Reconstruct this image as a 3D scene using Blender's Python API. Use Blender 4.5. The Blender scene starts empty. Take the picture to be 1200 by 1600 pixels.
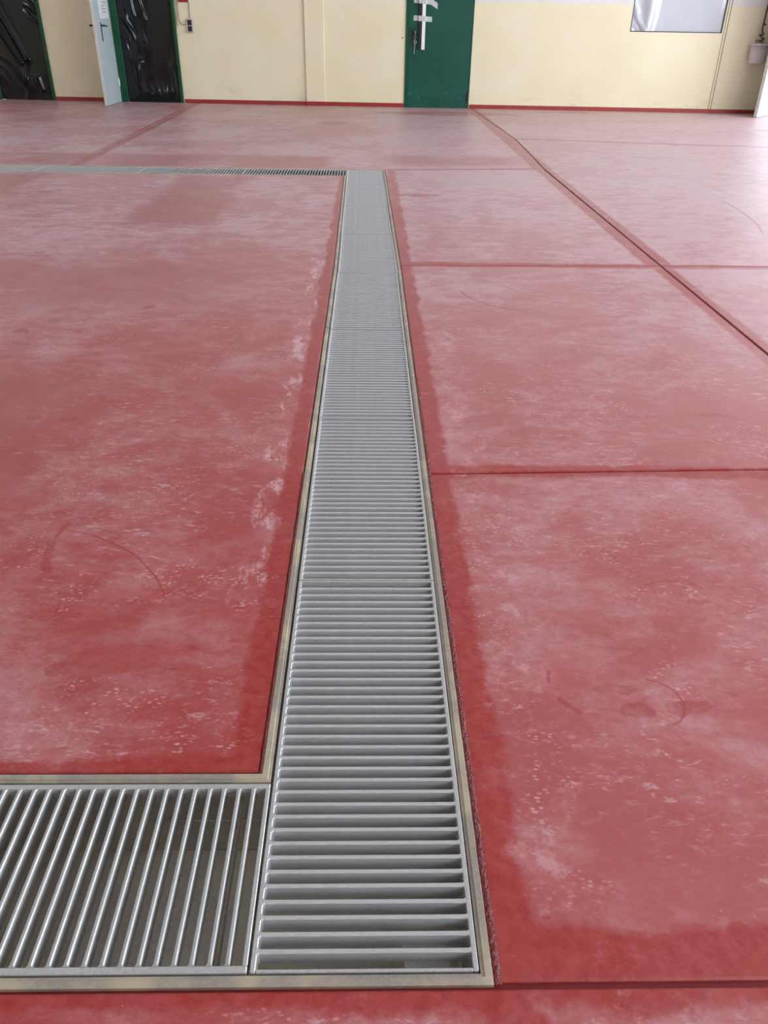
import bpy, bmesh, math, random
from mathutils import Vector, Matrix, noise as mnoise

C = bpy.data.collections.new('hall'); bpy.context.scene.collection.children.link(C)
SC = bpy.context.scene

# ------------------------------------------------------------------ camera
F_PX, PITCH, ROLL, YAW = 1223.93, 0.5560495, 0.0172297, 0.0256383
cam_d = bpy.data.cameras.new('camera'); cam = bpy.data.objects.new('camera', cam_d); C.objects.link(cam)
fw = Vector((math.sin(YAW)*math.cos(PITCH), math.cos(YAW)*math.cos(PITCH), -math.sin(PITCH)))
rt = Vector((math.cos(YAW), -math.sin(YAW), 0)); up = rt.cross(fw)
r2 = rt*math.cos(ROLL) + up*math.sin(ROLL); u2 = -rt*math.sin(ROLL) + up*math.cos(ROLL)
m = Matrix((r2, u2, -fw)).transposed().to_4x4(); m.translation = Vector((0.0068, -0.6268, 1.2335))
cam.matrix_world = m
cam_d.sensor_fit = 'VERTICAL'; cam_d.sensor_height = 36.0; cam_d.lens = F_PX/1600*36.0
cam_d.clip_start = 0.02; cam_d.clip_end = 200
SC.camera = cam

# ------------------------------------------------------------------ world and exposure
SC.view_settings.view_transform = 'Standard'; SC.view_settings.look = 'None'
SC.view_settings.gamma = 1.0; SC.view_settings.use_curve_mapping = False
SC.view_settings.exposure = 0.0
w = bpy.data.worlds.new('sky'); SC.world = w; w.use_nodes = True
bg = w.node_tree.nodes['Background']
bg.inputs[0].default_value = (0.80, 0.90, 1.0, 1)          # even bright overcast sky
bg.inputs[1].default_value = 12.0

# room size
XL, XR, YF, H = -10.0, 10.0, -6.0, 8.0
WA, WB = 15.03, -0.05                                       # back wall line  Y = WA + WB*X
WANG = math.atan(WB)
# window openings of the hall, all outside the photograph's frame
RIGHT_WINDOWS = [(-5.6, -0.8, 3.2, 7.8), (-0.4, 3.4, 1.8, 5.4), (3.8, 7.6, 1.0, 5.2), (8.0, 12.4, 0.8, 4.8)]
FRONT_GATE = (5.0, 9.2, 2.6, 5.4)
LEFT_WINDOWS = [(4.0, 8.0, 3.6, 4.9)]
DOOR4 = (7.22, 9.40, 0.0, 2.6)

def portal(loc, rot, sx, sy):
    d = bpy.data.lights.new('window_daylight', 'AREA'); d.shape = 'RECTANGLE'; d.size = sx; d.size_y = sy
    d.cycles.is_portal = True
    o = bpy.data.objects.new('window_daylight', d); C.objects.link(o); o.location = loc; o.rotation_euler = rot
for y0, y1, z0, z1 in RIGHT_WINDOWS:
    portal((XR+0.12, (y0+y1)/2, (z0+z1)/2), (0, math.pi/2, 0), z1-z0, y1-y0)
for y0, y1, z0, z1 in LEFT_WINDOWS:
    portal((XL-0.12, (y0+y1)/2, (z0+z1)/2), (0, -math.pi/2, 0), z1-z0, y1-y0)
portal(((FRONT_GATE[0]+FRONT_GATE[1])/2, YF-0.12, (FRONT_GATE[2]+FRONT_GATE[3])/2), (math.pi/2, 0, 0), FRONT_GATE[1]-FRONT_GATE[0], FRONT_GATE[3]-FRONT_GATE[2])
portal(((DOOR4[0]+DOOR4[1])/2, WA+WB*8.3+0.30, 1.3), (-math.pi/2, 0, WANG), DOOR4[1]-DOOR4[0], 2.6)

# ------------------------------------------------------------------ helpers
def obj(name, bm, mat, parent=None, loc=None, smooth=False):
    if isinstance(bm, bmesh.types.BMesh):
        me = bpy.data.meshes.new(name); bm.to_mesh(me); bm.free()
        if smooth:
            for p in me.polygons: p.use_smooth = True
    else:
        me = bm
    if mat and not me.materials: me.materials.append(mat)
    o = bpy.data.objects.new(name, me); C.objects.link(o)
    if parent: o.parent = parent
    if loc: o.location = loc
    return o

def empty(name, loc=(0, 0, 0), rz=0.0, parent=None):
    o = bpy.data.objects.new(name, None); C.objects.link(o)
    o.location = loc; o.rotation_euler = (0, 0, rz); o.empty_display_size = 0.1
    if parent: o.parent = parent
    return o

def tag(o, label=None, cat=None, group=None, kind=None):
    if label: o['label'] = label
    if cat: o['category'] = cat
    if group: o['group'] = group
    if kind: o['kind'] = kind
    return o

def box(bm, x0, x1, y0, y1, z0, z1, bev=0.0, mat4=None):
    r = bmesh.ops.create_cube(bm, size=1.0); vs = r['verts']
    for v in vs:
        v.co = Vector((x0+(v.co.x+.5)*(x1-x0), y0+(v.co.y+.5)*(y1-y0), z0+(v.co.z+.5)*(z1-z0)))
    if bev > 0:
        es = list({e for v in vs for e in v.link_edges})
        rr = bmesh.ops.bevel(bm, geom=es, offset=bev, segments=1, affect='EDGES', profile=.5)
        vs = list({v for f in rr['faces'] for v in f.verts} | {v for v in vs if v.is_valid})
    if mat4:
        for v in vs: v.co = mat4 @ v.co
    return vs

def bx(*a, **k):
    bm = bmesh.new(); box(bm, *a, **k); return bm

def prism(bm, pts, z0, z1, inset=0.0, drop=0.0):
    """polygon (counter-clockwise) extruded from z0 up to z1, with a chamfered top edge"""
    n = len(pts)
    lo = [bm.verts.new((x, y, z0)) for x, y in pts]
    mid = [bm.verts.new((x, y, z1-drop)) for x, y in pts]
    bm.faces.new(list(reversed(lo)))
    rings = [lo, mid]
    if inset > 0:
        tp = [bm.verts.new((x, y, z1)) for x, y in offset_poly(pts, inset)]; rings.append(tp)
    for a, b in zip(rings[:-1], rings[1:]):
        for i in range(n):
            j = (i+1) % n; bm.faces.new((a[i], a[j], b[j], b[i]))
    bm.faces.new(rings[-1])

def offset_poly(pts, d):
    n = len(pts); out = []
    for i in range(n):
        p0, p1, p2 = Vector(pts[i-1]), Vector(pts[i]), Vector(pts[(i+1) % n])
        e1 = (p1-p0).normalized(); e2 = (p2-p1).normalized()
        n1 = Vector((-e1.y, e1.x)); n2 = Vector((-e2.y, e2.x))
        b = n1+n2; k = d/max(0.3, (1+n1.dot(n2)))
        out.append((p1.x+b.x*k, p1.y+b.y*k))
    return out

def tube(bm, pts, r, seg=8):
    pts = [Vector(p) for p in pts]; rings = []
    for i, p in enumerate(pts):
        t = (pts[min(i+1, len(pts)-1)]-pts[max(i-1, 0)]).normalized()
        a = t.orthogonal().normalized() if i == 0 else (rings_a - t*rings_a.dot(t)).normalized()
        rings_a = a; b = t.cross(a)
        rings.append([bm.verts.new(p+(a*math.cos(2*math.pi*k/seg)+b*math.sin(2*math.pi*k/seg))*r) for k in range(seg)])
    for A, B in zip(rings[:-1], rings[1:]):
        for k in range(seg):
            bm.faces.new((A[k], A[(k+1) % seg], B[(k+1) % seg], B[k]))
    bm.faces.new(list(reversed(rings[0]))); bm.faces.new(rings[-1])

def lathe(bm, prof, seg=20, mat4=None):
    rings = []
    for r, z in prof:
        rings.append([bm.verts.new((r*math.cos(2*math.pi*k/seg), r*math.sin(2*math.pi*k/seg), z)) for k in range(seg)])
    for A, B in zip(rings[:-1], rings[1:]):
        for k in range(seg): bm.faces.new((A[k], A[(k+1) % seg], B[(k+1) % seg], B[k]))
    bm.faces.new(list(reversed(rings[0]))); bm.faces.new(rings[-1])
    if mat4:
        for R_ in rings:
            for v in R_: v.co = mat4 @ v.co

# ------------------------------------------------------------------ node helper
class NT:
    def __init__(s, name):
        s.m = bpy.data.materials.new(name); s.m.use_nodes = True; s.t = s.m.node_tree
        s.bsdf = s.t.nodes['Principled BSDF']
        tc = s.t.nodes.new('ShaderNodeTexCoord'); s.P = tc.outputs['Object']
        sep = s.t.nodes.new('ShaderNodeSeparateXYZ'); s.t.links.new(s.P, sep.inputs[0])
        s.X, s.Y, s.Z = sep.outputs
    def put(s, sock, v):
        if isinstance(v, bpy.types.NodeSocket): s.t.links.new(v, sock)
        elif isinstance(v, (tuple, list)) and len(v) == 3 and sock.type == 'RGBA': sock.default_value = (*v, 1)
        else: sock.default_value = v
    def math(s, op, a, b=0.0, c=0.0, clamp=False):
        n = s.t.nodes.new('ShaderNodeMath'); n.operation = op; n.use_clamp = clamp
        s.put(n.inputs[0], a); s.put(n.inputs[1], b); s.put(n.inputs[2], c); return n.outputs[0]
    def add(s, a, b): return s.math('ADD', a, b)
    def sub(s, a, b): return s.math('SUBTRACT', a, b)
    def mul(s, a, b): return s.math('MULTIPLY', a, b)
    def mx(s, a, b): return s.math('MAXIMUM', a, b)
    def ramp(s, v, a, b, lo=0.0, hi=1.0, smooth=True):
        n = s.t.nodes.new('ShaderNodeMapRange'); n.interpolation_type = 'SMOOTHSTEP' if smooth else 'LINEAR'
        s.put(n.inputs['Value'], v)
        if a > b: a, b, lo, hi = b, a, hi, lo
        n.inputs['From Min'].default_value = a; n.inputs['From Max'].default_value = b
        n.inputs['To Min'].default_value = lo; n.inputs['To Max'].default_value = hi
        return n.outputs['Result']
    def scale(s, vec, sc, rz=0.0):
        n = s.t.nodes.new('ShaderNodeMapping'); s.put(n.inputs[0], vec)
        n.inputs['Scale'].default_value = sc; n.inputs['Rotation'].default_value = (0, 0, rz); return n.outputs[0]
    def noise(s, sc, detail=4, rough=.5, vec=None, dist=0.0):
        n = s.t.nodes.new('ShaderNodeTexNoise'); s.put(n.inputs['Vector'], vec if vec else s.P)
        n.inputs['Scale'].default_value = sc; n.inputs['Detail'].default_value = detail
        n.inputs['Roughness'].default_value = rough; n.inputs['Distortion'].default_value = dist
        return n.outputs['Fac']
    def voro(s, sc, feat='F1', vec=None):
        n = s.t.nodes.new('ShaderNodeTexVoronoi'); n.feature = feat; s.put(n.inputs['Vector'], vec if vec else s.P)
        n.inputs['Scale'].default_value = sc; return n.outputs['Distance']
    def mix(s, f, a, b):
        n = s.t.nodes.new('ShaderNodeMix'); n.data_type = 'RGBA'
        s.put(n.inputs[0], f); s.put(n.inputs[6], a); s.put(n.inputs[7], b); return n.outputs[2]
    def bump(s, h, strength=.2, dist=.002):
        n = s.t.nodes.new('ShaderNodeBump'); s.put(n.inputs['Height'], h)
        n.inputs['Strength'].default_value = strength; n.inputs['Distance'].default_value = dist
        s.t.links.new(n.outputs[0], s.bsdf.inputs['Normal'])
    def set(s, **k):
        for a, v in k.items(): s.put(s.bsdf.inputs[a.replace('_', ' ')], v)
        return s.m

def plain(name, col, rough=.5, metal=0.0, var=.12, nscale=9.0, bump=0.0, spec=.5):
    n = NT(name); f = n.ramp(n.noise(nscale, 5, .6), .3, .7)
    dark = tuple(c*(1-var) for c in col); lite = tuple(min(1, c*(1+var)) for c in col)
    n.set(Base_Color=n.mix(f, dark, lite), Roughness=rough, Metallic=metal, Specular_IOR_Level=spec)
    if bump: n.bump(n.noise(nscale*6, 3, .6), bump, .002)
    return n.m

# ------------------------------------------------------------------ materials
def floor_material():
    n = NT('red_resin_floor')
    wob = n.mul(n.sub(n.noise(3.5, 6, .65), .5), .10)       # ragged stripe edges
    wobf = n.mul(n.sub(n.noise(30, 3, .6), .5), .025)
    Xw = n.add(n.add(n.X, wob), wobf); Yw = n.add(n.add(n.Y, wob), wobf)
    def rng(v, a, b, s=.01):
        return n.mul(n.ramp(v, a-s, a+s), n.ramp(v, b+s, b-s))
    def rect(x0, x1, y0, y1, s=.012, raw=False):
        return n.mul(rng(n.X if raw else Xw, x0, x1, s), rng(n.Y if raw else Yw, y0, y1, s))
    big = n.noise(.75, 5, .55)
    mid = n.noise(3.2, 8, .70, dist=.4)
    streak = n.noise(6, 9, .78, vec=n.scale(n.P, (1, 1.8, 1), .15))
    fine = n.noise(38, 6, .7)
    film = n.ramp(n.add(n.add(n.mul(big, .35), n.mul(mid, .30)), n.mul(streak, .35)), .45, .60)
    # pale tone added right of the channel and towards the doors paints in sheen
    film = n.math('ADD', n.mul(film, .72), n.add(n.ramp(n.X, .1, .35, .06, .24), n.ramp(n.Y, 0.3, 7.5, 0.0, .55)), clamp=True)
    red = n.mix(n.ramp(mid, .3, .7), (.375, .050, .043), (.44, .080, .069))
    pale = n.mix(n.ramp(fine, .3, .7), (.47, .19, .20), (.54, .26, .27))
    far_sheen = n.mix(n.ramp(streak, .3, .7), (.55, .35, .355), (.63, .445, .455))
    pale = n.mix(n.ramp(n.Y, 0.5, 7.5), pale, far_sheen)  # far floor paler still, its sheen put into the colour
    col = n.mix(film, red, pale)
    # foot and tool marks: patches of small pale flecks
    vor = n.voro(62, vec=n.scale(n.P, (1, 2.0, 1), .2))
    patch = n.ramp(n.noise(3.0, 3, .5, vec=n.scale(n.P, (1, 1, 1), .7)), .50, .60)
    fl = n.mul(n.ramp(n.add(vor, n.mul(n.sub(n.noise(90, 3, .6), .5), .9)), .40, .20), n.mul(patch, n.ramp(n.noise(17, 4, .6), .42, .62)))
    col = n.mix(n.mul(fl, .75), col, (.66, .36, .36))
    scr = n.ramp(n.math('ABSOLUTE', n.sub(n.noise(7, 5, .65, vec=n.scale(n.P, (1, 2.5, 1), -.3), dist=1.5), .5)), .012, .0)
    col = n.mix(n.mul(scr, n.mul(n.ramp(big, .4, .6), .35)), col, (.70, .36, .34))
    smr = n.mul(n.ramp(n.noise(21, 6, .72, vec=n.scale(n.P, (1, 2.6, 1), .1), dist=.6), .54, .66), n.ramp(n.noise(1.9, 4, .6), .42, .60))
    col = n.mix(n.mul(smr, .75), col, (.62, .38, .39))
    scd = n.mul(n.ramp(n.math('ABSOLUTE', n.sub(n.noise(9, 4, .6, vec=n.scale(n.P, (1, 3.0, 1), .4), dist=2.0), .47)), .010, .0), n.ramp(n.noise(2.6, 4, .6, vec=n.scale(n.P, (1, 1, 1), 1.1)), .50, .62))
    col = n.mix(n.mul(scd, .5), col, (.33, .030, .028))
    dk = n.ramp(n.noise(4.5, 6, .7, vec=n.scale(n.P, (1, 1.6, 1), .5)), .60, .68)
    col = n.mix(n.mul(dk, .4), col, (.40, .045, .038))
    # fresh resin stripes beside joints and beside the channel
    st = None
    def line(x0, y0, x1, y1, hw):
        # straight stripe of resin along a joint
        if abs(y1-y0) > abs(x1-x0):
            k = (x1-x0)/(y1-y0); d = n.math('ABSOLUTE', n.sub(n.add(n.X, n.mul(wob, .35)), n.add(n.mul(n.Y, k), x0-k*y0)))
            return n.mul(n.ramp(d, hw+.015, hw-.015), rng(n.Y, y0, y1, .02))
        k = (y1-y0)/(x1-x0); d = n.math('ABSOLUTE', n.sub(n.add(n.Y, n.mul(wob, .2)), n.add(n.mul(n.X, k), y0-k*x0)))
        return n.mul(n.ramp(d, hw+.015, hw-.015), rng(n.X, x0, x1, .02))
    S = [rect(.19, .275, -.2, 7.9), rect(-.262, -.19, .38, 7.5), rect(-9, -.19, .38, .435), rect(.19, 9, -.03, .085),
         rect(-9, .25, -.035, .01), rect(.19, 1.81, 1.575, 1.65), rect(.19, 9, 4.17, 4.27),
         line(1.83, -.1, 1.80, 4.2, .06), line(1.80, 4.2, 1.80, 8.0, .085), line(1.80, 8.0, 1.84, 14.9, .095),
         line(.2, 7.88, 1.82, 8.05, .045), line(1.9, 10.58, 7.5, 9.66, .045), line(-2.92, 7.84, -3.05, 15.2, .075)]
    for s in S: st = s if st is None else n.mx(st, s)
    st = n.mul(n.mul(st, n.ramp(n.noise(9, 5, .7), .30, .50, .55, 1.0)), n.ramp(n.Y, 2.0, 9.0, 1.0, .62))
    col = n.mix(n.mul(st, .85), col, n.mix(n.ramp(fine, .35, .65), (.33, .024, .021), (.40, .050, .043)))
    # chalky smear of resin dust left of the channel
    sm = n.mul(rect(-.335, -.262, .9, 4.6, .012), n.ramp(n.noise(6, 6, .75, vec=n.scale(n.P, (2, .8, 1))), .50, .62))
    sm2 = n.mul(rect(.275, .42, -.05, 4.2, .03), n.ramp(n.noise(7, 6, .75), .52, .66))
    sm = n.mx(sm, n.mul(sm2, .6))
    col = n.mix(n.mul(sm, .8), col, (.70, .42, .44))
    # large older red areas with their own outlines
    ar = None
    A = [rect(-4.4, -.4, 7.9, 8.75, .10), rect(.2, 1.6, 8.2, 8.9, .2), rect(-4.6, -3.0, 6.3, 7.35, .08), rect(-3.6, -2.6, 5.7, 6.5, .08),
         rect(-1.75, -1.1, 5.2, 7.4, .10), rect(-5, -.8, 3.3, 4.2, .25), rect(-4.4, -1.1, 1.25, 2.4, .25), rect(-3.4, -3.1, 14.0, 15, .1)]
    for s in A: ar = s if ar is None else n.mx(ar, s)
    ar = n.mul(ar, n.ramp(n.noise(1.6, 5, .6), .30, .52))
    col = n.mix(n.mul(ar, .55), col, (.40, .115, .105))
    # round and streaky dark stains
    def ell(cx, cy, rx, ry, s=.25):
        dx = n.math('DIVIDE', n.sub(Xw, cx), rx); dy = n.math('DIVIDE', n.sub(Yw, cy), ry)
        return n.ramp(n.add(n.mul(dx, dx), n.mul(dy, dy)), 1+s, 1-s)
    dks = None
    for a in [(-.52, 12.25, .22, .30), (6.0, 12.0, .35, .12), (-5.6, 13.3, .3, .2), (-.68, .69, .030, .022), (-.39, .765, .020, .008), (-.43, .69, .018, .006), (-.30, 1.70, .020, .010),
              (-1.07, 1.99, .04, .02), (-1.21, 1.99, .03, .015), (-1.60, 2.92, .05, .06), (-1.10, 3.32, .03, .04), (1.30, 2.05, .06, .02), (.85, .93, .028, .014), (.70, .57, .05, .02), (.61, .08, .020, .014),
              (.30, .102, .006, .005), (.283, .088, .004, .006), (.59, .56, .04, .025), (.55, .62, .05, .015), (.43, 6.5, .2, .08), (1.3, 13.9, 1.2, .35), (3.4, 14.4, .6, .12)]:
        e = ell(*a); dks = e if dks is None else n.mx(dks, e)
    col = n.mix(n.mul(dks, n.ramp(n.noise(14, 4, .6), .35, .55, .1, .5)), col, (.33, .035, .030))
    # curved drag marks (arcs)
    def arc(cx, cy, r, a0, a1, wd):
        dx = n.sub(n.X, cx); dy = n.sub(n.Y, cy)
        d = n.math('SQRT', n.add(n.mul(dx, dx), n.mul(dy, dy)))
        an = n.math('ARCTAN2', dy, dx)
        return n.mul(n.ramp(n.math('ABSOLUTE', n.sub(d, n.add(r, n.mul(wob, .25)))), wd, wd*.4), rng(an, a0, a1, .05))
    arcs = None
    for a in [(-.517, 1.203, .350, 2.86, 3.12, .011), (-.517, 1.203, .350, -3.13, -2.66, .018), (-.978, .767, .506, .36, 1.32, .0045), (.513, .637, .097, -2.75, -2.1, .010),
              (.513, .637, .10, 2.7, 3.1, .005), (.942, 3.721, .43, -3.0, -1.9, .008), (-.61, 6.30, 3.637, -.32, .03, .012), (.62, .585, .07, -1.2, 1.4, .004), (.80, .90, .12, .8, 2.2, .004)]:
        e = arc(*a); arcs = e if arcs is None else n.mx(arcs, e)
    col = n.mix(n.mul(arcs, .6), col, (.36, .035, .03))
    specks = n.ramp(n.voro(24), .045, .02)
    col = n.mix(n.mul(specks, .5), col, (.80, .5, .45))
    n.t.nodes  # roughness: film is duller, fresh resin shinier
    ro = n.add(n.add(n.ramp(film, 0, 1, .34, .44), n.mul(st, -.02)), n.mul(n.sub(fine, .5), .12))
    n.set(Base_Color=col, Roughness=ro, IOR=1.5)
    h = n.add(n.add(n.mul(mid, .9), n.mul(fine, .20)), n.add(n.mul(n.ramp(n.voro(34), .05, .0), -.5), n.mul(fl, .25)))
    n.bump(h, .35, .004)
    return n.m

def steel(name, base, rough, metal, stretch, tint=None):
    n = NT(name)
    s = n.noise(60, 5, .65, vec=n.scale(n.P, stretch))
    b = n.noise(7, 4, .6)
    d = tuple(c*.80 for c in base)
    col = n.mix(n.ramp(s, .3, .7), d, base)
    if tint: col = n.mix(n.ramp(b, .45, .62), col, tint)
    n.set(Base_Color=col, Roughness=n.ramp(b, .3, .7, rough-.06, rough+.08), Metallic=metal)
    n.bump(s, .10, .001)
    return n.m

def wall_material():
    n = NT('painted_wall')
    f = n.ramp(n.noise(1.3, 4, .5), .3, .7)
    cream = n.mix(f, (.80, .72, .48), (.84, .765, .54))
    white = n.mix(f, (.74, .70, .66), (.79, .76, .73))
    col = n.mix(n.ramp(n.Z, 1.575, 1.59), cream, white)
    # scuffs low down and a brown stain
    sc = n.mul(n.ramp(n.Z, .38, .05), n.ramp(n.noise(2.3, 6, .7, vec=n.scale(n.P, (1, 1, 3))), .52, .70))
    col = n.mix(n.mul(sc, .45), col, (.48, .42, .32))
    dots = n.ramp(n.voro(5.0), .035, .015)
    col = n.mix(n.mul(dots, .25), col, (.35, .28, .2))
    n.set(Base_Color=col, Roughness=.55)
    n.bump(n.noise(45, 4, .6), .08, .003)
    return n.m

def door_green():
    n = NT('green_door_paint')
    chips = n.mul(n.ramp(n.noise(16, 6, .75), .60, .66), n.ramp(n.Z, .42, .03))
    f = n.ramp(n.noise(2, 4, .6), .3, .7)
    col = n.mix(f, (.002, .066, .044), (.003, .082, .054))
    col = n.mix(n.mul(chips, .8), col, (.12, .42, .33))
    n.set(Base_Color=col, Roughness=.42, Specular_IOR_Level=.35)
    return n.m

M = dict(
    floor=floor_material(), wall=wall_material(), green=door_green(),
    joint=plain('joint_resin', (.20, .013, .012), .5),
    frame_green=plain('dark_green_paint', (.003, .070, .026), .4, spec=.35),
    skirt=plain('red_skirting_resin', (.33, .030, .024), .4),
    bar_main=steel('brushed_steel', (.62, .615, .61), .42, .30, (1, 12, 12)),
    bar_side=steel('brushed_steel_lengthwise', (.51, .50, .48), .42, .30, (12, 1, 12)),
    rail=steel('rail_steel', (.60, .59, .575), .42, .35, (3, 3, 3)),
    frame=steel('weathered_channel_frame', (.48, .43, .36), .42, .45, (3, 3, 3), (.60, .53, .38)),
    trough=steel('trough_steel', (.62, .57, .50), .50, .15, (2, 2, 2), (.66, .60, .46)),
    caulk=None,
    concrete=plain('concrete_base', (.25, .22, .20), .8),
    white_up=plain('roof_underside_paint', (.34, .33, .32), .6),
    plastic=plain('black_plastic_film', (.002, .004, .006), .13, 0, .3, 4, 0, .42),
    leaf=plain('white_door_paint', (.50, .58, .60), .32, 0, .05, 3),
    leaf_edge=plain('door_edge_paint', (.60, .58, .52), .4),
    black=plain('black_handle_plastic', (.012, .012, .013), .35),
    metal=plain('plain_metal', (.62, .60, .56), .35, .8),
    paper=plain('white_paper', (.78, .78, .80), .6),
    grey=plain('grey_print', (.30, .31, .33), .6),
    white=plain('white_plastic', (.88, .89, .90), .3, 0, .03),
    tape=plain('silver_tape', (.55, .58, .57), .45, .1, .15, 60),
    signred=plain('red_sign_plastic', (.33, .012, .018), .35),
    socket=plain('grey_socket_plastic', (.50, .49, .44), .4),
    cable=plain('grey_cable', (.42, .39, .31), .5),
    chain=plain('brown_cord', (.10, .065, .03), .7),
    bucket=plain('pale_grey_plastic', (.62, .56, .55), .5, 0, .06),
    gap_shade=plain('gap_shade_brown', (.16, .12, .06), .6),  # brown that stands in for shade in the wall joint
    pane=plain('frosted_window_pane', (.62, .65, .70), .25, 0, .03),
    film=plain('white_window_film', (.58, .60, .64), .07, 0, .03, 2),
    dark=plain('dark_gasket', (.06, .06, .07), .5),
)
def caulk_mat():
    n = NT('dark_red_sealant')
    f = n.ramp(n.noise(150, 4, .7), .50, .66)
    n.set(Base_Color=n.mix(n.mul(f, .5), (.16, .008, .008), (.42, .06, .045)), Roughness=.16)
    n.bump(n.noise(160, 3, .7), .9, .006); return n.m
M['caulk'] = caulk_mat()

# ------------------------------------------------------------------ floor: subfloor, slabs, joints
HW = .198                         # half the channel's outer width
YB = 7.85                         # far end of the channel
def cx(y): return .004 if y < 4.15 else .004-(y-4.15)*.0085     # the far half bends a touch to the left
WY = lambda x: WA+WB*x
YI0, YI1 = .396, 7.454            # inner faces of the two side branches
bL0, bL1, bL2 = cx(0)-HW, cx(4.15)-HW, cx(YI1)-HW
bR0, bR1, bR2 = cx(0)+HW, cx(4.15)+HW, cx(YB)+HW
polys = dict(
    inner=[(XL, YI0), (bL0, YI0), (bL1, 4.15), (bL2, YI1), (XL, YI1)],
    front_left=[(XL, YF), (1.81, YF), (1.81, 0.0), (XL, 0.0)],
    front_right=[(1.81, YF), (XR, YF), (XR, 0.0), (1.81, 0.0)],
    r1=[(bR0, 0.0), (1.81, 0.0), (1.81, 1.655), (bR0, 1.595)],
    r2=[(bR0, 1.595), (1.81, 1.655), (1.81, 4.24), (bR1, 4.18)],
    r3=[(bR1, 4.18), (1.81, 4.24), (1.815, 8.05), (bR2, 7.87), ],
    q1=[(1.81, 0.0), (XR, 0.0), (XR, 4.24), (1.81, 4.24)],
    q2=[(1.81, 4.24), (XR, 4.24), (XR, 9.30), (1.92, 10.58), (1.82, 8.05)],
    q3=[(1.92, 10.58), (XR, 9.30), (XR, WY(XR)), (1.83, WY(1.83))],
    b1=[(-2.93, YB), (bR2, 7.87), (1.82, 8.05), (1.92, 10.58), (1.83, WY(1.83)), (-3.05, WY(-3.05))],
    b0=[(XL, YB), (-2.93, YB), (-3.05, WY(-3.05)), (XL, WY(XL))],
)
fbm = bmesh.new()
for k, pts in polys.items(): prism(fbm, pts, -.30, -.007)
fl = obj('floor', fbm, M['joint']); tag(fl, 'red resin coated hall floor divided by recessed joints', None, None, 'structure')
for k, pts in polys.items():
    b = bmesh.new(); prism(b, offset_poly(pts, .0055), -.0069, 0.0, inset=.004, drop=.003)
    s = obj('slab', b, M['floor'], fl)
ex = bx(XL, XR, YF, WA+.6, -.45, -.302); obj('concrete_base', ex, M['concrete'], fl)

# ------------------------------------------------------------------ channel (drain trough, frame)
ch = empty('drainage_channel', (0, 0, 0))
tag(ch, 'steel drainage channel set in the red floor, long run with two branches to the left', 'drain channel')
FW, LIP = .018, .0035             # frame flange width, gap to the grate
def frame_seg(p0, p1, side, ms=0, me_=0, name='frame_rail'):
    """two-step angle frame along p0->p1, its outer edge on the line, body on side 'side' (+1 left of travel)"""
    p0, p1 = Vector(p0), Vector(p1); t = (p1-p0); L = t.length; t.normalize(); nrm = Vector((-t.y, t.x))*side
    b = bmesh.new()
    prof = [(0, -.03), (0, .0006), (.001, .0018), (.0115, .0018), (.0125, -.0012), (.0175, -.0012), (.018, -.002), (.018, -.032)]
    secs = max(1, int(L/.5)); rings = []
    for i in range(secs+1):
        q = p0+t*(L*i/secs); k_ = ms if i == 0 else (me_ if i == secs else 0)
        rings.append([b.verts.new((q.x+nrm.x*a+t.x*a*k_, q.y+nrm.y*a+t.y*a*k_, z)) for a, z in prof])
    for A, B in zip(rings[:-1], rings[1:]):
        for k in range(len(prof)):
            j = (k+1) % len(prof); b.faces.new((A[k], A[j], B[j], B[k]))
    b.faces.new(rings[0]); b.faces.new(list(reversed(rings[-1])))
    bmesh.ops.recalc_face_normals(b, faces=b.faces)
    return obj(name, b, M['frame'], ch)
XE = -2.2                         # near branch ends left of the frame
XE2 = -4.3
JY = [0.0, 3.02, 4.15, YB]
frame_seg((XE, 0), (bR0, 0), 1, 0, -1)                           # near edge
frame_seg((bR0, 0), (bR1, 4.15), 1, 1, 0)                       # right edge, near run
frame_seg((bR1, 4.15), (bR2, YB), 1, 0, -1)
frame_seg((XE, YI0), (bL0, YI0), -1, 0, 1)                      # near branch far edge
frame_seg((bL0, YI0), (bL0, 3.02), -1, -1, 0)                    # left edge
frame_seg((bL0-.0, 3.03), (bL1, 4.15), -1)
frame_seg((bL1, 4.15), (bL2, YI1), -1, 0, 1)
frame_seg((bL2, YI1), (XE2, YI1), -1, -1, 0)                     # far branch near edge
frame_seg((bR2, YB), (XE2, YB), 1, 1, 0)
# sealant bead between frame and resin, right side and front
for (p0, p1, wd) in [((bR0, 0.0), (bR0, 2.4), .013), ((bL0, .396), (bL0, 1.6), -.006)]:
    b = bmesh.new(); n_ = int((p1[1]-p0[1])/.006); random.seed(3)
    L_ = []
    for i in range(n_+1):
        y = p0[1]+(p1[1]-p0[1])*i/n_
        row = []
        for k, a in enumerate((0, .25, .55, .8, 1)):
            z = .0006 + (.0016*math.sin(math.pi*a) + random.uniform(-.0007, .0009))*(1 if 0 < k < 4 else .0)
            row.append(b.verts.new((p0[0]+wd*a+(random.uniform(-.0006, .0006) if k == 4 else 0), y, z)))
        L_.append(row)
    for A, B in zip(L_[:-1], L_[1:]):
        for k in range(4): b.faces.new((A[k], A[k+1], B[k+1], B[k]))
    bmesh.ops.recalc_face_normals(b, faces=b.faces)
    if b.faces[0].normal.z < 0: bmesh.ops.reverse_faces(b, faces=b.faces)
    s = obj('sealant_bead', b, M['caulk'], ch); s['label'] = 'dark glossy red sealant bead'

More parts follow.
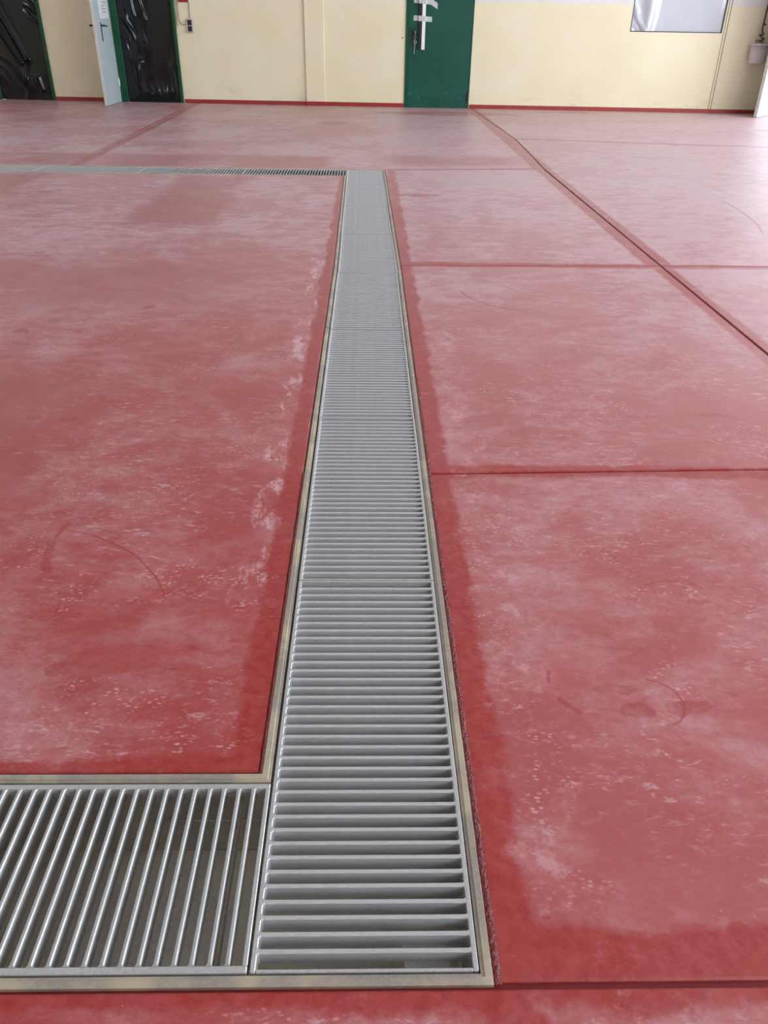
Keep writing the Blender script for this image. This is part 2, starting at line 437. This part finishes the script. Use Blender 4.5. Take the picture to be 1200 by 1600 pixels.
# trough walls and bottom (open-topped sheet steel box, 3 mm thick)
TI = HW-.019; TD = -.205
def sheet(name, quads, mat=None, th=.003):
    b = bmesh.new()
    for q in quads: b.faces.new([b.verts.new(p) for p in q])
    bmesh.ops.remove_doubles(b, verts=b.verts, dist=1e-5)
    bmesh.ops.recalc_face_normals(b, faces=b.faces)
    o = obj(name, b, mat or M['trough'], ch)
    md = o.modifiers.new('thickness', 'SOLIDIFY'); md.thickness = th; md.offset = 0
    return o
def wallq(p, q, z0=TD, z1=-.031): return [(p[0], p[1], z0), (q[0], q[1], z0), (q[0], q[1], z1), (p[0], p[1], z1)]
cI = lambda y, s: (cx(y)+s*TI, y)
sheet('trough_wall', [wallq((XE, .019), (cx(0)+TI, .019)), wallq((cx(0)+TI, .019), cI(4.15, 1)), wallq(cI(4.15, 1), cI(YB-.019, 1)), wallq(cI(YB-.019, 1), (XE2, YB-.019))])
sheet('trough_wall', [wallq((XE, YI0-.019), (cx(0)-TI, YI0-.019)), wallq((cx(0)-TI, YI0-.019), cI(4.15, -1)), wallq(cI(4.15, -1), cI(YI1+.019, -1)), wallq(cI(YI1+.019, -1), (XE2, YI1+.019))])
sheet('trough_bottom', [[(XE, .019, TD), (cx(0)-TI, .019, TD-.004), (cx(0)-TI, YI0-.019, TD-.004), (XE, YI0-.019, TD)],
                        [(cx(0)-TI, .019, TD-.004), (cx(0)+TI, .019, TD-.004), (cx(0)+TI, YI0-.019, TD-.004), (cx(0)-TI, YI0-.019, TD-.004)]])
sheet('trough_bottom', [[(*cI(YI0-.019, -1), TD-.004), (*cI(YI0-.019, 1), TD-.004), (*cI(4.15, 1), TD), (*cI(4.15, -1), TD)],
                        [(*cI(4.15, -1), TD), (*cI(4.15, 1), TD), (*cI(YB-.019, 1), TD), (*cI(YB-.019, -1), TD)]])
sheet('trough_bottom', [[(XE2, YI1+.019, TD), (cx(7.5)-TI, YI1+.019, TD), (cx(7.5)-TI, YB-.019, TD), (XE2, YB-.019, TD)]])
sheet('trough_end', [wallq((XE, .019), (XE, YI0-.019))])
sheet('trough_end', [wallq((XE2, YI1+.019), (XE2, YB-.019))])
obj('weld_seam', bx(XE, cx(0)-TI, YI0-.0235, YI0-.0205, -.112, -.108, bev=.001), M['rail'], ch)
for i, x in enumerate((-.236, -1.2)):
    obj('support_bar', bx(x-.008, x+.008, .021, YI0-.021, -.062, -.033, bev=.001), M['trough'], ch)
s = obj('lit_patch_plate', bx(.075, .150, .012, .100, -.060, -.056, bev=.001, mat4=Matrix.Rotation(.10, 4, 'Z')), M['rail'], ch)  # plate added to imitate a bright lit patch in the trough
s['label'] = 'plate standing in for a lit patch below the nearest grate'
obj('lit_patch_block', bx(.158, .166, .04, .09, -.060, -.054, bev=.002), M['rail'], ch)  # small block added beside it, part of the same imitated patch

# ------------------------------------------------------------------ grates
GW = .352; RT = .0080; BT = .0074; GH = .030; NB = 35
def bar_mesh(length, alongx, mat, name):
    """flat bar on edge with softened top edges and flared welded ends"""
    b = bmesh.new(); h = BT/2; L = length/2; f = .0035
    st = [(-L, h+f), (-L+.0012, h+f*.55), (-L+.0035, h+.0003), (-L+.02, h), (0, h), (L-.02, h), (L-.0035, h+.0003), (L-.0012, h+f*.55), (L, h+f)]
    rings = []
    for x, w_ in st:
        sec = [(-w_+.001, -GH), (w_-.001, -GH), (w_, -.0022), (w_-.0018, 0), (-w_+.0018, 0), (-w_, -.0022)]
        rings.append([b.verts.new((x, a, z) if alongx else (-a, x, z)) for a, z in sec])
    for A, B in zip(rings[:-1], rings[1:]):
        for k in range(6): b.faces.new((A[k], A[(k+1) % 6], B[(k+1) % 6], B[k]))
    b.faces.new(rings[0]); b.faces.new(rings[-1]); bmesh.ops.recalc_face_normals(b, faces=b.faces)
    me = bpy.data.meshes.new(name); b.to_mesh(me); b.free(); me.materials.append(mat); return me

mesh_cache = {}
def cached(key, fn):
    if key not in mesh_cache: mesh_cache[key] = fn()
    return mesh_cache[key]
def me_box(name, mat, *a, **k):
    b = bx(*a, **k); me = bpy.data.meshes.new(name); b.to_mesh(me); b.free(); me.materials.append(mat); return me

def grate(name, label, x, y, rz, length, alongy, nb):
    """a lift-out grate; its local length runs along Y (alongy) or along X"""
    g = empty(name, (x, y, .0005), rz)
    tag(g, label, 'drain grate', 'grates of the drainage channel')
    Lh, Wh = length/2, GW/2
    if alongy:
        side = cached(('side', length), lambda: me_box('side_rail', M['rail'], -RT/2, RT/2, -Lh, Lh, -GH, 0, bev=.0013))
        end = cached(('end',), lambda: me_box('end_rail', M['rail'], -Wh+RT, Wh-RT, -RT/2+.0015, RT/2-.0015, -GH, 0, bev=.0015))
        bar = cached(('bar',), lambda: bar_mesh(GW-2*RT+.001, True, M['bar_main'], 'bar'))
        for s_ in (-1, 1): obj('side_rail', side, None, g, (s_*(Wh-RT/2), 0, 0))
        for s_ in (-1, 1): obj('end_rail', end, None, g, (0, s_*(Lh-RT/2+.0015), 0))
        for i in range(nb):
            o = obj('bar', bar, None, g, (0, -Lh+RT/2+.0015+(i+1)*(length-RT-.003)/(nb+1)+random.uniform(-.0005, .0005), random.uniform(-.0004, .0002)))
            o.rotation_euler = (random.uniform(-.03, .03), 0, random.uniform(-.0012, .0012))
    else:
        side = cached(('sideX', length), lambda: me_box('side_rail', M['rail'], -Lh, Lh, -RT/2-.0015, RT/2+.0015, -GH, 0, bev=.0015))
        end = cached(('endX',), lambda: me_box('end_rail', M['rail'], -RT/2, RT/2, -Wh+RT+.003, Wh-RT-.003, -GH, 0, bev=.0013))
        bar = cached(('barX',), lambda: bar_mesh(GW-2*RT-.005, False, M['bar_side'], 'bar'))
        for s_ in (-1, 1): obj('side_rail', side, None, g, (0, s_*(Wh-RT/2-.0015), 0))
        for s_ in (-1, 1): obj('end_rail', end, None, g, (s_*(Lh-RT/2), 0, 0))
        for i in range(nb):
            o = obj('bar', bar, None, g, (-Lh+RT/2+(i+1)*(length-RT)/(nb+1)+random.uniform(-.0005, .0005), 0, random.uniform(-.0004, .0002)))
            o.rotation_euler = (0, random.uniform(-.03, .03), random.uniform(-.0015, .0015))
    return g

random.seed(11)
ordn = ['nearest grate of the long channel run, its slots wide open beside the near branch',
        'second grate of the long channel run counted from the camera',
        'third grate of the long channel run counted from the camera',
        'fourth grate of the long channel run, in front of the slight bend',
        'fifth grate of the long channel run, just behind the slight bend',
        'sixth grate of the long channel run counted from the camera',
        'last but one grate of the long channel run, before the far end',
        'short last grate of the long channel run, at the corner with the far branch']
y = .0215; dx = [.0018, .0018, .0005, .0, .001, -.0008, .0005, 0]
for i in range(8):
    L = .996 if i < 7 else (YB-.0215-y)
    yc = y+L/2
    rz = 0 if i < 4 else .0085
    nb = NB if i < 7 else 28
    grate('drain_grate', 'steel ' + ordn[i], cx(yc)+dx[i], yc, rz, L, True, nb)
    y += .9995
xr = cx(0)-GW/2-.003
grate('drain_grate', 'steel grate of the near left branch with dark trough showing between its bars', xr-.498, .0215+GW/2, 0, .996, False, NB)
grate('drain_grate', 'steel grate of the near left branch, farther left beyond the picture edge', xr-.498-1.0, .0215+GW/2, 0, .996, False, NB)
xf = cx(7.65)-GW/2-.004
far = ['steel grate of the far branch, touching the end of the long run', 'second grate of the far branch counted from the long run',
       'third grate of the far branch counted from the long run', 'leftmost grate of the far branch, at the left picture edge']
for i in range(4):
    grate('drain_grate', far[i], xf-.498-i*1.0, (YI1+YB)/2, 0, .996, False, NB)

# ------------------------------------------------------------------ walls
def wframe(parent_name=None): pass
def wobj(name, bm, mat, parent=None):
    """object whose local x runs along the back wall, local -y towards the room"""
    o = obj(name, bm, mat, parent)
    if parent is None: o.location = (0, WA, 0); o.rotation_euler = (0, 0, WANG)
    return o
def wempty(name, u=0.0, z=0.0, v=0.0):
    o = empty(name, (u*math.cos(WANG)+v*math.sin(-WANG)*0, WA+u*math.sin(WANG)+v, z), WANG); return o

D1 = (-6.63, -5.60); D2 = (-4.402, -3.29); D3 = (.650, 1.775); WN = (4.42, 5.955, 1.20, 3.0)
b = bmesh.new(); T = .25
segs = [(-10.1, D1[0], 0, H), (D1[0], D1[1], 2.15, H), (D1[1], D2[0], 0, H), (D2[0], D2[1], 2.15, H), (D2[1], D3[0], 0, H), (D3[0], D3[1], 2.15, H),
        (D3[1], WN[0], 0, H), (WN[0], WN[1], 0, WN[2]), (WN[0], WN[1], WN[3], H), (WN[1], DOOR4[0], 0, H), (DOOR4[0], DOOR4[1], DOOR4[3], H), (DOOR4[1], 10.1, 0, H)]
for u0, u1, z0, z1 in segs: box(b, u0, u1, 0, T, z0-(.3 if z0 == 0 else 0), z1)
wb = wobj('wall_back', b, M['wall']); tag(wb, 'cream painted back wall, white above shoulder height', None, None, 'structure')
b = bmesh.new()                                            # unseen boards added behind doors and window to block sky light
for u0, u1, z1 in [(D1[0]-.1, D1[1]+.1, 2.3), (D2[0]-.1, D2[1]+.1, 2.3), (D3[0]-.1, D3[1]+.1, 2.3), (WN[0]-.1, WN[1]+.1, 3.1)]:
    box(b, u0, u1, T+.001, T+.05, -.1, z1)
obj('light_block_board', b, M['dark'], wb)

def wall_with_holes(name, mat, horizontal, const0, const1, a0, a1, holes):
    b = bmesh.new(); cuts = sorted(holes); x = a0
    def put(p, q, z0, z1):
        if horizontal: box(b, p, q, const0, const1, z0, z1)
        else: box(b, const0, const1, p, q, z0, z1)
    for h in cuts:
        put(x, h[0], -.3, H)
        if h[2] > 0: put(h[0], h[1], -.3, h[2])
        put(h[0], h[1], h[3], H); x = h[1]
    put(x, a1, -.3, H)
    return tag(obj(name, b, mat), None, None, None, 'structure')
wall_with_holes('wall_right', M['wall'], False, XR+.0, XR+.22, YF-.2, 14.50, RIGHT_WINDOWS)
wall_with_holes('wall_left', M['wall'], False, XL-.22, XL, YF-.2, 15.50, LEFT_WINDOWS)
wall_with_holes('wall_front', M['wall'], True, YF-.22, YF, XL, XR, [FRONT_GATE])
tag(obj('ceiling', bx(XL-.3, XR+.3, YF-.3, 16.0, H, H+.2), M['white_up']), None, None, None, 'structure')
k = 2
for y0, y1, z0, z1 in RIGHT_WINDOWS:
    wnd = tag(empty('window_%d' % k, (XR+.1, (y0+y1)/2, z0)), None, None, None, 'structure'); k += 1
    b = bmesh.new(); hy = (y1-y0)/2; hz = z1-z0
    for a in (-hy+.03, -hy/3, hy/3, hy-.03): box(b, -.04, .04, a-.03, a+.03, 0, hz)
    for z in (.03, hz*.5, hz-.03): box(b, -.035, .035, -hy, hy, z-.03, z+.03)
    obj('window_frame', b, M['white_up'], wnd)

# skirting along the back wall (red resin cove)
for i, (u0, u1) in enumerate([(-10, D1[0]), (D1[1], D2[0]), (D2[1]+.02, -1.09), (-1.09, -.755), (-.755, D3[0]-.02), (D3[1]+.02, 6.02), (6.02, DOOR4[0]), (DOOR4[1], 10)]):
    v = .035 if i == 3 else 0
    b = bmesh.new(); box(b, u0, u1, -.014-v, -.0005-v*.0, 0.0, .062, bev=.003)
    o = wobj('baseboard_back', b, M['skirt']); tag(o, None, None, None, 'structure')
# pilaster
b = bx(-1.09, -.755, -.034, -.0005, .062, H-.01, bev=.006)
tag(wobj('trim_1', b, M['wall']), 'shallow cream pilaster strip on the back wall', None, None, 'structure')
# panel joint strip at the right
t2 = tag(wobj('trim_2', bx(5.985, 6.015, -.022, -.0005, .062, H-.01, bev=.004), M['wall']), 'narrow vertical cover strip on the wall', None, None, 'structure')
obj('gap_shade_strip', bx(6.0155, 6.032, -.006, -.0005, .062, H-.01), M['gap_shade'], t2)  # dark strip painted in place of a shaded joint gap

# ------------------------------------------------------------------ plastic film sheets in doorways
def film_sheet(name, u0, u1, z0, z1, v, folds, mat, regions=(), nu=110, nz=210, amp=.010, seed=0):
    b = bmesh.new(); g = []
    for j in range(nz+1):
        row = []
        for i in range(nu+1):
            u = u0+(u1-u0)*i/nu; z = z0+(z1-z0)*j/nz
            d = amp*mnoise.noise(Vector((u*2.2+seed, z*1.1, 0)))
            for (ua, za, ub, zb, wd, h) in folds:
                ax, az = ub-ua, zb-za; L2 = ax*ax+az*az
                t = max(0, min(1, ((u-ua)*ax+(z-za)*az)/L2))
                q = math.hypot(u-ua-ax*t, z-za-az*t)
                d += h*math.exp(-(q/(wd*(1-.45*t)))**2)
            for (uc, zc, ru, rz_, an, fr, h) in regions:
                e = ((u-uc)/ru)**2+((z-zc)/rz_)**2
                if e > 4: continue
                a = (u-uc)*math.cos(an)+(z-zc)*math.sin(an); l = -(u-uc)*math.sin(an)+(z-zc)*math.cos(an)
                q = mnoise.noise(Vector((a*fr+seed*3.1+.8*mnoise.noise(Vector((l*3, a*2, 5.0))), l*fr*.16, uc*7)))
                d += h*(1-abs(2.6*q))*math.exp(-e*.9)
            edge = min(1, (u-u0)/.06, (u1-u)/.06)
            row.append(b.verts.new((u, v-d*max(.0, edge), z)))
        g.append(row)
    for j in range(nz):
        for i in range(nu): b.faces.new((g[j][i], g[j][i+1], g[j+1][i+1], g[j+1][i]))
    bmesh.ops.recalc_face_normals(b, faces=b.faces)
    return b

def doorway(name, d, jamb, lab):
    root = tag(wempty(name), lab, None, None, 'structure')
    u0, u1 = d
    obj('door_frame', bx(u0+.001, u0+jamb[0], -.03, .10, 0.0, 2.149, bev=.003), M['frame_green'], root)
    obj('door_frame', bx(u1-jamb[1], u1-.001, -.03, .10, 0.0, 2.149, bev=.003), M['frame_green'], root)
    obj('door_frame', bx(u0+jamb[0], u1-jamb[1], -.03, .10, 2.09, 2.149, bev=.003), M['frame_green'], root)
    return root
doorway('door_1', D1, (.07, .05), 'green framed doorway at the far left')
d2 = doorway('door_2', D2, (.125, .05), 'green framed doorway with its white leaf swung open')
f1 = [(-6.60, 2.05, -5.99, .63, .085, .055), (-6.75, 1.75, -6.09, .58, .060, .050), (-5.99, .62, -6.10, .22, .035, .030), (-5.84, .36, -5.79, .16, .03, .03)]
g1 = [(-6.08, .25, .16, .16, .3, 9, .03), (-5.75, 1.5, .12, .3, 1.0, 10, .015), (-6.45, .5, .2, .3, .8, 6, .010)]
o = wobj('plastic_sheet', film_sheet('p', D1[0]+.06, D1[1]-.045, .012, 2.10, .0, f1, M['plastic'], g1, seed=1), M['plastic'])
for p in o.data.polygons: p.use_smooth = True
tag(o, 'black plastic sheet with a long diagonal fold covering the leftmost doorway', 'plastic sheet')
random.seed(5)
f2 = [(-4.02, 2.1, -3.80, 1.25, .028, .035), (-4.12, 2.1, -3.98, 1.30, .030, .040), (-3.98, .62, -4.06, .26, .045, .040)]
g2 = [(-4.04, 1.70, .15, .42, .28, 11, .045), (-4.08, 1.05, .13, .30, .35, 12, .045), (-3.92, .85, .10, .20, .5, 10, .025), (-4.05, .45, .09, .22, -.1, 11, .035),
      (-3.82, .17, .14, .12, .3, 12, .030), (-3.58, .15, .12, .12, -.1, 12, .028), (-3.43, .35, .05, .35, .0, 14, .016)]
o = wobj('plastic_sheet', film_sheet('p', D2[0]+.115, D2[1]-.045, .012, 2.10, .0, f2, M['plastic'], g2, seed=7, amp=.006), M['plastic'])
for p in o.data.polygons: p.use_smooth = True
tag(o, 'black plastic sheet creased along its left edge, behind the open white door', 'plastic sheet')

# the open white leaf of door_2: stands square to the wall
LX = -4.395
leaf = empty('door_leaf', (LX, 14.31, .004), 0, None); leaf.parent = d2
leaf.matrix_parent_inverse = Matrix.Identity(4)
d2.rotation_euler = (0, 0, WANG)
inv = (Matrix.Translation(d2.location) @ Matrix.Rotation(WANG, 4, 'Z')).inverted()
leaf.matrix_basis = inv @ Matrix.Translation((LX, 14.31, .004))
LW = 15.215-14.31
def lobj(name, bm, mat): return obj(name, bm, mat, leaf)
bpy.data.objects.remove(leaf)                              # leaf itself is the mesh below
leaf = obj('door_leaf', bx(-.045, 0, 0, LW, 0, 2.07, bev=.003), M['leaf'], d2)
leaf.matrix_basis = inv @ Matrix.Translation((LX, 14.31, .006)); leaf['label'] = 'white door leaf standing open'
obj('leaf_edge', bx(-.0445, -.0005, -.003, -.0005, 0.001, 2.069), M['leaf_edge'], leaf)
obj('handle_plate', bx(.0005, .006, .26, .305, .93, 1.20, bev=.002), M['black'], leaf)
b = bmesh.new(); tube(b, [(.006, .283, 1.155), (.055, .283, 1.155), (.060, .30, 1.153), (.060, .42, 1.145)], .011, 8)
obj('door_handle', b, M['black'], leaf)
b = bmesh.new(); tube(b, [(-.045, .06, 1.155), (-.10, .06, 1.155), (-.115, .075, 1.153), (-.115, .18, 1.15)], .013, 8)
obj('door_handle', b, M['black'], leaf)
obj('lock_bolt', bx(-.032, -.014, -.016, -.0035, 1.0, 1.05, bev=.002), M['metal'], leaf)
obj('sticker', bx(.0005, .0015, .30, .80, 1.25, 1.62), M['paper'], leaf)
for q in range(5): obj('print_line', bx(.0016, .002, .48, .72, 1.34+q*.045, 1.352+q*.045), M['grey'], leaf)
for z in (.25, 1.8):
    b = bmesh.new(); tube(b, [(.004, LW-.012, z), (.004, LW-.012, z+.12)], .011, 8); obj('hinge', b, M['metal'], leaf)

# door_3: green metal door, closed
d3 = tag(wempty('door_3'), 'closed green steel door with a black handle', None, None, 'structure')
obj('door_frame', bx(D3[0]-.012, D3[0]+.035, -.020, .06, 0.0, 2.149, bev=.003), M['frame_green'], d3)
obj('door_frame', bx(D3[1]-.012, D3[1]+.004, -.012, .06, 0.0, 2.149, bev=.003), M['frame_green'], d3)
obj('door_frame', bx(D3[0]+.035, D3[1]-.012, -.015, .06, 2.10, 2.149, bev=.003), M['frame_green'], d3)
lf = obj('door_leaf', bx(D3[0]+.037, D3[1]-.014, -.012, .045, .004, 2.098, bev=.003), M['green'], d3)
obj('handle_plate', bx(.728, .775, -.020, -.0125, .955, 1.185, bev=.002), M['black'], lf)
b = bmesh.new(); tube(b, [(.752, -.02, 1.125), (.752, -.062, 1.125), (.765, -.068, 1.125), (.875, -.068, 1.122)], .012, 8)
obj('door_handle', b, M['black'], lf)
b = bmesh.new(); tube(b, [(1.755, -.022, .095), (1.755, -.022, .275)], .014, 8); obj('hinge', b, M['black'], lf)
b = bmesh.new(); tube(b, [(1.755, -.022, 1.75), (1.755, -.022, 1.93)], .014, 8); obj('hinge', b, M['black'], lf)

def wthing(name, label, cat, group=None):
    o = wempty(name); tag(o, label, cat, group); return o
k_ = wthing('key', 'small steel key with a loose wire hanging in the green door lock', 'key')
b = bmesh.new()
pts = [(.80+.024*math.cos(a), -.030, .995+.022*math.sin(a)) for a in [i*math.pi/6 for i in range(13)]]
tube(b, pts, .0055, 6); obj('key_bow', b, M['metal'], k_)
b = bmesh.new(); tube(b, [(.800, -.0205, .995), (.800, -.026, .995)], .006, 6); obj('key_shaft', b, M['metal'], k_)
b = bmesh.new(); tube(b, [(.797, -.032, 1.018), (.800, -.075, 1.10), (.803, -.080, 1.16)], .0042, 6); obj('wire', b, M['metal'], k_)
b = bmesh.new(); tube(b, [(.800, -.032, .974), (.794, -.030, .90), (.786, -.026, .82)], .0055, 6); obj('wire', b, M['metal'], k_)

st_ = wthing('plastic_strip', 'long white strip with dark backing taped upright to the green door', 'strip')
obj('strip', bx(.908, .965, -.060, -.045, .885, 1.92, bev=.005), M['white'], st_)
s = obj('backing_strip', bx(.858, .908, -.052, -.0125, .89, 1.92, bev=.002), M['black'], st_); s['label'] = 'dark backing strip'
for z, dz, u1_, tl in [(1.345, .075, 1.075, -.03), (1.60, .085, 1.16, -.05)]:
    b = bmesh.new(); n_ = 14; R0 = []; R1 = []
    for i in range(n_+1):
        u = .765+(u1_-.765)*i/n_
        v = -.0135 if (u < .845 or u > .985) else (-.0535 if u < .9 else -.0612)
        zz = z+tl*(u-.765)/(u1_-.765)*.6 - (.05*max(0, u-1.05)/.1 if z > 1.5 else 0)
        R0.append(b.verts.new((u, v, zz-dz/2))); R1.append(b.verts.new((u, v, zz+dz/2)))
    for i in range(n_): b.faces.new((R0[i], R0[i+1], R1[i+1], R1[i]))
    o = obj('tape', b, M['tape'], st_); md = o.modifiers.new('t', 'SOLIDIFY'); md.thickness = .0006

# screws / plugs in the wall beside the green door
for z, r in ((1.055, .012), (1.157, .009), (1.50, .008)):
    b = bmesh.new(); lathe(b, [(r, 0), (r, .004), (r*.5, .006)], 10, Matrix.Translation((.585, -.0005, z)) @ Matrix.Rotation(math.pi/2, 4, 'X'))
    o = wobj('wall_plug', b, M['chain'] if z < 1.1 else M['socket'])
    tag(o, {1.055: 'dark wall plug left of the green door handle, lowest of three', 1.157: 'small grey wall plug left of the green door, middle of three',
            1.50: 'faint grey wall plug left of the green door, topmost of three'}[z], 'wall plug', 'plugs beside the green door')

# ------------------------------------------------------------------ sign, sockets, cables
sg = wthing('wall_sign', 'red square sign with a white centre above the sockets', 'sign')
obj('sign_plate', bx(-3.205, -3.035, -.030, -.0005, 1.515, 1.69, bev=.004), M['signred'], sg)
obj('sign_panel', bx(-3.165, -3.075, -.033, -.0305, 1.555, 1.65), M['paper'], sg)
so = wthing('double_socket', 'grey double wall socket with two dark inserts right of the second doorway', 'socket')
obj('socket_body', bx(-3.10, -2.985, -.045, -.0005, 1.075, 1.275, bev=.006), M['socket'], so)
for z in (1.092, 1.182):
    obj('socket_insert', bx(-3.078, -3.008, -.052, -.0455, z, z+.078, bev=.004), M['black'], so)
for nm, pts, r, lab in [
    ('cable', [(-3.03, -.012, 1.514), (-3.032, -.012, 1.42), (-3.04, -.012, 1.276)], .009, 'pale cable running from the red sign down to the sockets'),
    ('cable', [(-3.262, -.012, 2.6), (-3.258, -.012, 1.5), (-3.262, -.012, 1.22), (-3.255, -.012, 1.17)], .009, 'pale cable beside the green frame, ending in a straight stub'),
    ('cable', [(-3.232, -.012, 2.6), (-3.228, -.012, 1.5), (-3.225, -.012, 1.27), (-3.20, -.012, 1.21), (-3.165, -.012, 1.185), (-3.13, -.012, 1.19)], .008, 'pale cable beside the green frame, curling right at its lower end')]:
    b = bmesh.new(); tube(b, pts, r, 8); o = wobj(nm, b, M['cable']); tag(o, lab, 'cable', 'cables beside the second doorway')

# ------------------------------------------------------------------ window_1 with white film
w1 = tag(wempty('window_1'), 'wide window in the back wall', None, None, 'structure')
for nm, a in [('window_frame', (WN[0], WN[1], -.006, .05, WN[2], WN[2]+.012)), ('window_frame', (WN[0], WN[0]+.012, -.006, .05, WN[2]+.012, WN[3]-.012)),
              ('window_frame', (WN[1]-.012, WN[1], -.006, .05, WN[2]+.012, WN[3]-.012)), ('window_frame', (WN[0], WN[1], -.006, .05, WN[3]-.012, WN[3]))]:
    obj(nm, bx(*a, bev=.002), M['dark'], w1)
obj('pane', bx(WN[0]+.012, WN[1]-.012, .030, .036, WN[2]+.012, WN[3]-.012), M['pane'], w1)
ff = [(4.74, 3.0, 4.70, 1.20, .150, .060), (4.40, 1.55, 4.66, 1.22, .055, .030)]
o = wobj('window_film', film_sheet('f', WN[0]+.014, WN[1]-.014, WN[2]+.014, WN[3]-.014, .022, ff, M['film'], [(4.6, 1.25, .16, .10, .5, 9, .02)], nu=120, nz=90, amp=.004, seed=3), M['film'])
for p in o.data.polygons: p.use_smooth = True
tag(o, 'glossy whitish film stretched over the window, creased at its lower left corner', 'window film')

# ------------------------------------------------------------------ container on the wall, cord
bk = wthing('wall_container', 'pale grey round plastic container hung on the wall beside the right door leaf', 'container')
b = bmesh.new(); lathe(b, [(.118, .775), (.128, .785), (.138, 1.03)], 24, Matrix.Translation((6.58, -.145, 0)) @ Matrix.Scale(1, 4)); obj('container_body', b, M['bucket'], bk, smooth=True)
b = bmesh.new(); lathe(b, [(.146, 1.0305), (.148, 1.035), (.148, 1.055), (.140, 1.062), (.03, 1.066)], 24, Matrix.Translation((6.58, -.145, 0))); obj('lid', b, M['bucket'], bk, smooth=True)
obj('hook_plate', bx(6.54, 6.62, -.008, -.0005, .95, 1.12, bev=.002), M['metal'], bk)
b = bmesh.new(); random.seed(2)
pts = [(6.60, -.145, 1.068), (6.615, -.12, 1.12), (6.59, -.10, 1.16), (6.63, -.07, 1.20), (6.60, -.06, 1.24), (6.60, -.045, 1.30), (6.605, -.035, 1.45), (6.61, -.03, 1.62), (6.62, -.03, 1.95), (6.62, -.012, 2.2)]
tube(b, pts, .013, 8)
o = wobj('cord', b, M['chain']); tag(o, 'knotted brown cord hanging down to the wall container', 'cord')
b = bmesh.new()
for (u, z) in ((6.575, 1.185), (6.64, 1.13), (6.605, 1.335), (6.60, 1.10)):
    bmesh.ops.create_icosphere(b, subdivisions=1, radius=.028, matrix=Matrix.Translation((u, -.085, z)) @ Matrix.Rotation(u*40, 4, 'Y') @ Matrix.Diagonal((1, .8, .7, 1)))
kn = obj('knot', b, M['chain'], o)

# ------------------------------------------------------------------ door_4: white leaf open at the right edge
d4 = tag(wempty('door_4'), 'doorway at the far right with a white leaf standing open', None, None, 'structure')
obj('door_frame', bx(DOOR4[0]+.001, DOOR4[0]+.06, -.02, .10, 0, 2.549, bev=.003), M['frame_green'], d4)
obj('door_frame', bx(DOOR4[1]-.06, DOOR4[1]-.001, -.02, .10, 0, 2.549, bev=.003), M['frame_green'], d4)
obj('door_frame', bx(DOOR4[0]+.06, DOOR4[1]-.06, -.02, .10, 2.55, 2.599, bev=.003), M['frame_green'], d4)
inv4 = (Matrix.Translation(d4.location) @ Matrix.Rotation(WANG, 4, 'Z')).inverted()
P0 = Vector((6.545, 13.99)); P1 = Vector((7.20, 14.62)); ang = math.atan2(P1.y-P0.y, P1.x-P0.x); LL = (P1-P0).length
lf4 = obj('door_leaf', bx(0, LL, -.0, .055, 0, 2.12, bev=.003), M['leaf'], d4)
lf4.matrix_basis = inv4 @ Matrix.Translation((P0.x, P0.y, .006)) @ Matrix.Rotation(ang, 4, 'Z'); lf4['label'] = 'white door leaf standing open'
obj('leaf_edge', bx(-.003, -.0005, .001, .054, .001, 2.119), M['leaf_edge'], lf4)
b = bmesh.new(); tube(b, [(.07, -.001, 1.05), (.07, -.05, 1.05), (.09, -.06, 1.05), (.2, -.06, 1.045)], .012, 8); obj('door_handle', b, M['black'], lf4)
obj('handle_plate', bx(.05, .09, -.006, -.0005, .90, 1.12, bev=.002), M['black'], lf4)

# unseen yard and wall added to shape the light from the right doorway
yd = tag(wobj('ground', bx(2.0, 24.0, .30, 14.0, -.20, -.05), M['concrete']), None, None, None, 'structure')
obj('sky_screen_wall', bx(2.0, 24.0, 8.0, 8.3, -.05, 7.0), M['white'], yd)
